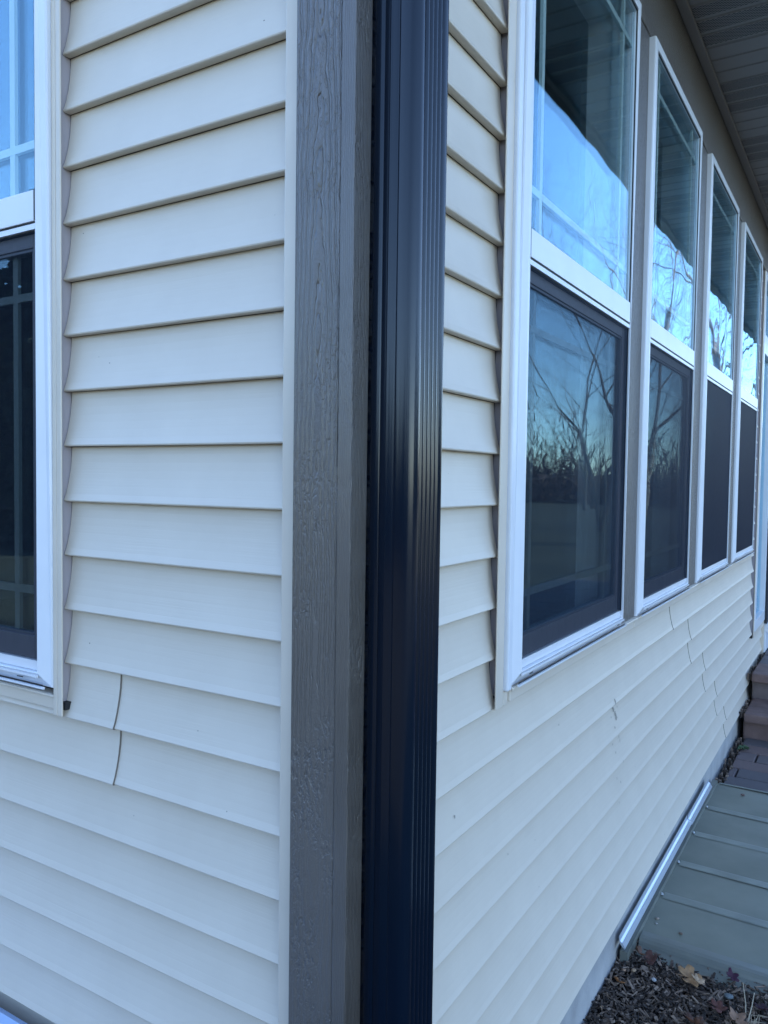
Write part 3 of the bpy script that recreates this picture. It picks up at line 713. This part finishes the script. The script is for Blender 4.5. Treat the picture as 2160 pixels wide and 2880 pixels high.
# mulch
chips = MB(); rn = random.Random(11)
def chip(x, y, z, l, w, t, a, tilt, rol):
    m = Matrix.Translation((x, y, z)) @ Matrix.Rotation(a, 4, 'Z') @ Matrix.Rotation(tilt, 4, 'Y') @ Matrix.Rotation(rol, 4, 'X')
    j = lambda s_: s_*rn.uniform(0.55, 1.15); b = len(chips.v)
    for (sx, sy, sz) in ((-1, -1, -1), (1, -1, -1), (1, 1, -1), (-1, 1, -1), (-1, -1, 1), (1, -1, 1), (1, 1, 1), (-1, 1, 1)):
        chips.v.append(tuple(m @ Vector((sx*j(l)/2, sy*j(w)/2, sz*t/2))))
    chips.f.extend([(b, b+3, b+2, b+1), (b+4, b+5, b+6, b+7), (b, b+1, b+5, b+4), (b+1, b+2, b+6, b+5), (b+2, b+3, b+7, b+6), (b+3, b, b+4, b+7)])
for i in range(24000):
    if i < 7500: x = rn.uniform(-0.01, 0.62); y = rn.uniform(0.85, 1.66)
    elif i < 17000: x = rn.uniform(0.0, 1.3); y = rn.uniform(-0.85, 1.6)
    else: x = rn.uniform(-3.0, 0.6); y = rn.uniform(-1.25, -0.02)
    l = rn.choice((0.010, 0.014, 0.02, 0.026, 0.034)); w = rn.uniform(0.003, 0.008)
    z = GZ + 0.012 + 0.016*rn.random() + 0.004*noise.noise(Vector((x*8, y*8, 0)))
    if x < 0.03: z += 0.006
    if i >= 7500: l *= 1.5; w *= 1.5
    chip(x, y, z, l, w, rn.uniform(0.0015, 0.004), rn.uniform(0, 6.28), rn.gauss(0, 0.35), rn.gauss(0, 0.5))
tag(chips.build('mulch_chips', M_CHIP), 'dark shredded bark mulch covering the bed beside the foundation', 'mulch', kind='stuff')

# fallen leaves
def leaf(loc, size_, col, rz, label, pts=5, curl=0.35, name='fallen_leaf', rot=(0, 0)):
    size = size_*1.05; rn = random.Random(int(loc[0]*1000+loc[1]*77)); mb = MB()
    n = pts*4; ring = []
    for i in range(n+1):
        t = i/n; a = R(-160) + R(320)*t
        lobe = abs(math.cos(pts*0.5*(a)))**0.7
        rr = size*(0.45 + 0.6*lobe*(0.75 + 0.25*math.cos(a*0.5))) * rn.uniform(0.86, 1.08)
        ring.append((rr*math.cos(a), rr*math.sin(a)))
    inner = [(0.5*x, 0.5*y) for x, y in ring]
    def zf(x, y): return curl*size*(((x/size)**2)*0.5 + 0.45*abs(y/size)**1.5) + 0.12*size*noise.noise(Vector((x/size*2.2+loc[0]*9, y/size*2.2, 1)))
    b = 0; mb.v.append((0, 0, 0.0)); 
    for x, y in inner: mb.v.append((x, y, zf(x, y)))
    for x, y in ring: mb.v.append((x, y, zf(x, y)*1.5))
    k = len(ring)
    for i in range(k-1):
        mb.f.append((0, 1+i, 2+i)); mb.f.append((1+i, 1+k+i, 2+k+i, 2+i))
    m = mat('leaf_'+name, col, 0.6, 0.3)
    L(m, ramp(m, noise_tex(m, coords(m, (40, 40, 40)), 1.0, 4, 0.6), [(0.3, tuple(c*0.6 for c in col)), (0.7, tuple(min(1, c*1.25) for c in col))]), B(m).inputs['Base Color'])
    sm_ = MB(); sm_.tube([Vector((0, 0, 0.001)), Vector((-size*0.6, size*0.1, 0.003)), Vector((-size*1.1, size*0.05, 0.008))], [0.0010, 0.0008, 0.0007], 5)
    o = mb.build(name, m, smooth=True); so_ = sm_.build('stem', m, o)
    sol = o.modifiers.new('thick', 'SOLIDIFY'); sol.thickness = 0.0006
    o.location = loc; o.rotation_euler = (rot[0], rot[1], rz)
    tag(o, label, 'leaf', 'fallen leaves on the mulch'); return o
LZ = GZ + 0.040
leaf((0.205, 1.530, LZ), 0.036, (0.34, 0.19, 0.09), 0.6, 'largest tan maple leaf lying at the front edge of the well cover', 5, 0.5, rot=(0.35, 0.15))
leaf((0.232, 1.512, LZ+0.008), 0.022, (0.42, 0.27, 0.16), 2.0, 'small pale tan leaf resting on the largest maple leaf', 5, 0.6, rot=(0.4, 0.0))
leaf((0.313, 1.600, LZ+0.002), 0.021, (0.050, 0.012, 0.028), 1.0, 'dark maroon leaf beside the cover lip', 5, 0.7, rot=(0.5, 0.1))
leaf((0.028, 1.402, LZ-0.004), 0.020, (0.30, 0.13, 0.05), 2.2, 'orange brown leaf close to the foundation', 3, 0.6, rot=(0.5, 0.3))
leaf((0.300, 1.440, LZ-0.006), 0.023, (0.15, 0.060, 0.045), 0.1, 'rust red leaf sunk in the mulch right of centre', 5, 0.5, rot=(0.2, 0.1))
leaf((0.352, 1.405, LZ-0.002), 0.030, (0.27, 0.15, 0.09), 1.2, 'brown leaf at the foot of the dry grass stalks', 5, 0.6, rot=(0.4, 0.2))
leaf((0.262, 1.330, LZ-0.002), 0.032, (0.12, 0.055, 0.035), 2.6, 'dark brown curled leaf at the bottom edge of the photo', 5, 0.8, rot=(0.3, 0.4))
leaf((0.085, 1.560, LZ), 0.024, (0.12, 0.055, 0.045), 0.3, 'dark reddish leaf under the near corner of the well cover', 4, 0.8, rot=(0.5, -0.3))
leaf((0.045, 1.570, LZ+0.004), 0.020, (0.17, 0.085, 0.05), 1.9, 'brown folded leaf wedged by the end of the wall rail', 3, 0.9, rot=(0.7, 0.2))
leaf((0.410, 1.500, LZ-0.004), 0.024, (0.040, 0.014, 0.022), 2.9, 'dark purple leaf at the right edge of the photo', 5, 0.6, rot=(0.2, 0.2))
def pebble(loc, s_, col, label, name='pebble'):
    bm = bmesh.new(); bmesh.ops.create_icosphere(bm, subdivisions=2, radius=1)
    for v in bm.verts: v.co = Vector((v.co.x*s_*1.3, v.co.y*s_, v.co.z*s_*0.65))*(1+0.22*noise.noise(v.co*1.6+Vector(loc)*9))
    me = bpy.data.meshes.new(name); bm.to_mesh(me); bm.free(); o = bpy.data.objects.new(name, me); COL.objects.link(o)
    m = mat('pebble_stone', col, 0.7); colvar(m, col, coords(m), 90, 0.3); me.materials.append(m)
    for p_ in me.polygons: p_.use_smooth = True
    o.location = loc; o.rotation_euler[2] = loc[0]*20; tag(o, label, 'pebble', 'small stones and crumbs'); return o
pebble((0.138, 1.749, CZ+0.004), 0.0055, (0.16, 0.11, 0.08), 'small brown crumb near the front of the well cover')
pebble((0.150, 3.13, CZ+0.004), 0.0075, (0.15, 0.09, 0.075), 'reddish crumb near the far edge of the well cover')
pebble((0.052, 1.80, CZ+0.004), 0.0055, (0.30, 0.24, 0.19), 'tan pebble on the cover beside the wall rail')
pebble((0.056, 1.768, CZ+0.003), 0.0035, (0.30, 0.28, 0.26), 'tiny grey pebble beside the tan pebble on the cover')
pebble((0.318, 1.513, GZ+0.034), 0.011, (0.13, 0.15, 0.155), 'smooth blue grey stone among the mulch')
pebble((0.116, 1.470, GZ+0.036), 0.007, (0.40, 0.40, 0.40), 'pale grey chip of stone in the middle of the mulch')
pebble((0.052, 1.485, GZ+0.035), 0.007, (0.30, 0.19, 0.11), 'tan nut shaped pebble near the foundation')
pebble((0.026, 1.470, GZ+0.035), 0.006, (0.26, 0.15, 0.09), 'brown pebble closest to the foundation')
# dry grass
ds = empty('dry_grass', (0.377, 1.42, GZ)); tag(ds, 'pale dry grass stalks sticking up from the mulch at the right edge', 'grass tuft')
M_STRAW = mat('straw', (0.42, 0.34, 0.24), 0.7)
for (a, b) in (((0.377, 1.405, GZ), (0.350, 1.560, GZ+0.06)), ((0.378, 1.410, GZ+0.02), (0.381, 1.560, GZ+0.04))):
    a = Vector(a); b = Vector(b); md = (a+b)/2 + Vector((0.004, 0, 0.015)); s_ = MB(); s_.tube([a, md, b], [0.0022, 0.0017, 0.0012], 6); s_.build('stalk', M_STRAW, ds)
rn = random.Random(4)
for i in range(16):
    a = Vector((0.385+rn.uniform(0, .03), 1.33+rn.uniform(0, .06), GZ+0.03)); b = a + Vector((rn.uniform(0, .07), rn.uniform(.0, .10), rn.uniform(0.0, .03))); md = (a+b)/2 + Vector((rn.uniform(-.02, .01), 0.01, .02))
    s_ = MB(); s_.tube([a, md, b], [0.0008, 0.0008, 0.0004], 4); s_.build('blade', M_STRAW, ds)
# green weed between the pavers
we = empty('weed', (0.06, 3.86, -1.497)); tag(we, 'small green weed growing between the pavers', 'weed')
M_WEED = mat('weed_leaf', (0.05, 0.09, 0.035), 0.6)
for i in range(9):
    a = i*0.7; ln = rn.uniform(.03, .055); d = Vector((math.cos(a), math.sin(a), 0)); nrm = Vector((-d.y, d.x, 0)); c = Vector((0.062, 3.86, -1.492))
    pts_ = [(0, 0), (0.35, 0.010), (0.7, 0.008), (1, 0)]; mb = MB()
    up = [c + d*ln*t + nrm*w + Vector((0, 0, 0.02*math.sin(t*2.6))) for t, w in pts_]; dn = [c + d*ln*t - nrm*w + Vector((0, 0, 0.02*math.sin(t*2.6))) for t, w in pts_[1:-1]][::-1]
    mb.cap(up + dn); lf = mb.build('leaf', M_WEED, we); sol = lf.modifiers.new('t', 'SOLIDIFY'); sol.thickness = 0.0008
# curled leaf on the left cover
leaf((-0.640, -0.030, -1.066), 0.014, (0.13, 0.075, 0.05), 0.5, 'small curled brown leaf caught between left siding and the pale blue cover', 3, 1.0, rot=(0.9, 0.3))

# ================================================================== trees seen reflected in the glass
def grow(mb_t, mb_b, p, d, ln, rad, depth, rn, up=0.15, split=(2, 3), maxd=6, spread=0.55, thin=0.0016):
    n = 4; pts = [p.copy()]; q = p.copy(); dd = d.copy()
    for i in range(n):
        dd = (dd + Vector((rn.gauss(0, .10), rn.gauss(0, .10), rn.gauss(0, .07)+up*0.12))).normalized(); q = q + dd*ln/n; pts.append(q.copy())
    r1 = max(rad*0.62, thin)
    rr = [rad + (r1-rad)*i/n for i in range(n+1)]
    (mb_t if depth == 0 else mb_b).tube(pts, rr, 7 if depth == 0 else (5 if depth < 3 else 3))
    if depth >= maxd: return
    k = rn.randint(*split)
    for i in range(k):
        at = pts[-1] if i == 0 else pts[rn.randint(1, n)]
        ax = Vector((rn.gauss(0, 1), rn.gauss(0, 1), rn.gauss(0, 0.6))).normalized()
        nd = (dd + ax*spread*(0.5 if i == 0 else 1.2)).normalized()
        nd = (nd + Vector((0, 0, up*0.5))).normalized()
        grow(mb_t, mb_b, at, nd, ln*rn.uniform(0.62, 0.85), r1*(0.95 if i == 0 else 0.6), depth+1, rn, up, split, maxd, spread, thin)
def tree(name, loc, seed, ht, rad, label, group, barkm, twigm, dirs=((0, 0, 1),), maxd=6, split=(2, 3), up=0.15, cat='tree', spread=0.55):
    t = empty(name, loc); tag(t, label, cat, group); rn = random.Random(seed)
    for dv in dirs:
        a, b = MB(), MB(); grow(a, b, Vector(loc)+Vector(dv)*0.1 - Vector((0, 0, 0.15)), Vector(dv).normalized(), ht*0.30, rad, 0, rn, up, split, maxd, spread)
        a.build('trunk', barkm, t, smooth=True); b.build('branches', twigm, t, smooth=True)
    return t
G = GZ-0.03
tree('birch_tree', (4.2, 18.5, G), 3, 9.5, 0.12, 'two stemmed white birch nearest the right wall, reflected in the window glass', 'birches reflected in the windows', M_BIRCH, M_TWIG, ((-0.22, -0.25, 1), (0.10, 0.22, 1)), 7, (2, 3))
tree('birch_tree', (3.7, 23.0, G), 5, 10, 0.17, 'thick peeling birch further along the right wall, reflected in the window glass', 'birches reflected in the windows', M_BIRCH, M_TWIG, ((0.05, 0.1, 1),), 7, (2, 3))
tree('birch_tree', (3.2, 27.0, G), 9, 10, 0.16, 'farthest peeling birch, reflected in the fourth window', 'birches reflected in the windows', M_BIRCH, M_TWIG, ((0.0, -0.05, 1), (0.3, 0.2, 1)), 6, (2, 3))
tree('bare_tree', (12.5, 41.0, G), 21, 10, 0.14, 'bare spreading tree on the lawn with fine dark twigs', 'bare trees on the lawn', M_BARK, M_TWIG, ((0, 0, 1),), 7, (2, 3), 0.05, spread=0.7)
tree('bare_tree', (6.6, 23.8, G), 57, 10.5, 0.075, 'slender bare tree whose fine twigs show in the first upper pane', 'bare trees on the lawn', M_BARK, M_TWIG, ((0.05, 0, 1), (-0.2, 0.1, 1)), 8, (2, 3), 0.10, spread=0.62)
tree('bare_tree', (13.0, 44.0, G), 22, 8.5, 0.07, 'low branching bare tree further out on the lawn', 'bare trees on the lawn', M_BARK, M_BARK, ((0.3, 0, 1), (-0.4, 0.2, 1), (0, -0.4, 1)), 6, (2, 3), 0.0, spread=0.7)
proto = [tree('background_tree', (34, 70, G), 40+i, 11+2*i, 0.20, 'bare tree in the distant tree line beyond the lawn', 'distant bare trees', M_BARK, M_TWIG, ((0, 0, 1),), 6, (2, 3), 0.1) for i in range(2)]
rn = random.Random(31)
def far_copy(src, x, y, s_):
    c = src.copy(); COL.objects.link(c); c.location = (x, y, G); c.scale = (s_, s_, s_); c.rotation_euler[2] = rn.uniform(0, 6)
    for ch_ in src.children:
        d = ch_.copy(); COL.objects.link(d); d.parent = c; d.matrix_parent_inverse = ch_.matrix_parent_inverse.copy()
proto[1].location = (22, 85, G)
for i in range(16): far_copy(proto[i % 2], 6+i*4.6+rn.uniform(-2, 2), 62+rn.uniform(-10, 16), rn.uniform(.7, 1.1))
for i in range(7): far_copy(proto[i % 2], -30+i*5.0+rn.uniform(-2, 2), -42+rn.uniform(-6, 6), rn.uniform(.6, 1.0))
# thicket: mass of brush along the far edge of the lawn
th = MB(); rn = random.Random(77)
M_BRUSH = attr_mat('brush', 0.9, (0.05, 0.035, 0.03), (0.22, 0.13, 0.10), (0.11, 0.07, 0.055))
for i in range(42000):
    t = rn.random(); 
    if i < 34000: x = -10+80*t; y = 50 + 8*math.sin(x*0.09) + rn.uniform(-5, 5)
    else: x = -70+110*t; y = -38 + rn.uniform(-4, 4)
    b = len(th.v); env = 1+0.4*math.sin(x*0.33)+0.25*math.sin(x*1.1)
    if i % 3 == 0:      # low tangle
        h = rn.random()*2.0*env; z = G + h; s_ = rn.uniform(0.2, 0.45)
        d1 = Vector((rn.gauss(0, 1), rn.gauss(0, 1), rn.gauss(0, 1))).normalized()*s_; d2 = Vector((rn.gauss(0, 1), rn.gauss(0, 1), rn.gauss(0, 1))).normalized()*s_
    else:               # upright twiggy shoots
        h = abs(rn.gauss(0, 1))*1.9*env; z = G + h
        d1 = Vector((rn.gauss(0, .45), rn.gauss(0, .45), 1)).normalized()*rn.uniform(0.5, 1.5); d2 = Vector((rn.gauss(0, 1), rn.gauss(0, 1), 0)).normalized()*rn.uniform(0.03, 0.08)
    c = Vector((x, y, z)); th.v += [tuple(c), tuple(c+d1), tuple(c+d1+d2), tuple(c+d2)]; th.f.append((b, b+1, b+2, b+3))
tag(th.build('thicket', M_BRUSH), 'reddish brown brush along the far edge of the lawn', 'thicket', kind='stuff')

# evergreens standing off the left wall: the dark mass in the lower left pane and low in the downspout; right-side group added as light blockers
M_NEEDLE = attr_mat('evergreen_foliage', 0.8, (0.008, 0.016, 0.008), (0.040, 0.060, 0.024), (0.018, 0.032, 0.014))
def evergreen(loc, h, rad, seed):
    t = empty('evergreen_tree', loc); tag(t, 'dense dark evergreen in the row across the lawn, seen only in reflections, some added to block sky', 'tree', 'evergreens across the lawn')
    rn = random.Random(seed); a = MB(); a.tube([Vector(loc), Vector(loc)+Vector((0, 0, h*0.9))], [0.12, 0.02], 7); a.build('trunk', M_BARK, t)
    f = MB()
    f.grid([[tuple(Vector(loc)+Vector((rad*0.72*(1-u)**0.8*math.cos(a_), rad*0.72*(1-u)**0.8*math.sin(a_), 0.15+(h-0.3)*u))) for a_ in [k*6.2832/12 for k in range(12)]] for u in [j/8 for j in range(9)]], True)
    for i in range(7000):
        u = rn.random()**1.25; z = 0.15 + (h-0.15)*u; r = rad*(1-u)**0.75*(0.55+0.5*rn.random())*(1+0.18*math.sin(z*7+seed)); an = rn.uniform(0, 6.283)
        c = Vector(loc) + Vector((r*math.cos(an), r*math.sin(an), z)); s_ = rn.uniform(0.07, 0.18)
        d1 = (Vector((math.cos(an), math.sin(an), rn.uniform(-.2, .9))) + Vector((rn.gauss(0, .4), rn.gauss(0, .4), rn.gauss(0, .3)))).normalized()*s_; d2 = d1.orthogonal().normalized()*s_*0.5
        b = len(f.v); f.v += [tuple(c), tuple(c+d1*0.5+d2), tuple(c+d1), tuple(c+d1*0.5-d2)]; f.f.append((b, b+1, b+2, b+3))
    f.build('crown', M_NEEDLE, t); t.scale = (1.1, 1.1, 0.75); return t
ev = [evergreen((-9.0, -12.5, G), 4.6, 1.25, 1), evergreen((-6.0, -12.9, G), 5.0, 1.35, 2)]
rn = random.Random(12)
for i, (x, y) in enumerate(((-25, -4), (-23.5, -5.6), (-21.8, -7.2), (-20, -8.6), (-18, -9.8), (-15.8, -10.8), (-13.6, -11.6), (-11.4, -12.2), (-7.6, -13.4), (-4.2, -13.3), (-2.3, -13.7), (-0.3, -13.5), (1.8, -14.0), (3.9, -13.8), (6.2, -14.4), (13.5, 26.5), (15.5, 25.5), (17.5, 24.3), (19.5, 23.0), (21.5, 21.0), (23.3, 18.8), (24.8, 16.4), (26, 13.8), (26.8, 11.0), (27.4, 8.0), (27.8, 5.0), (28, 2.0))):  # right-side group is an unseen addition, blocking bright horizon from the downspout
    src = ev[i % 2]; c = src.copy(); COL.objects.link(c); c.location = (x, y, G); k = rn.uniform(0.85, 1.12)*(1.62 if x < -12 else (1.45 if y > 0 else 0.75)); w_ = 1.8 if x < -12 else (1.4 if y > 0 else 1.1); c.scale = (w_, w_, k); c.rotation_euler[2] = rn.uniform(0, 6)
    for ch_ in src.children:
        d = ch_.copy(); COL.objects.link(d); d.parent = c; d.matrix_parent_inverse = ch_.matrix_parent_inverse.copy()
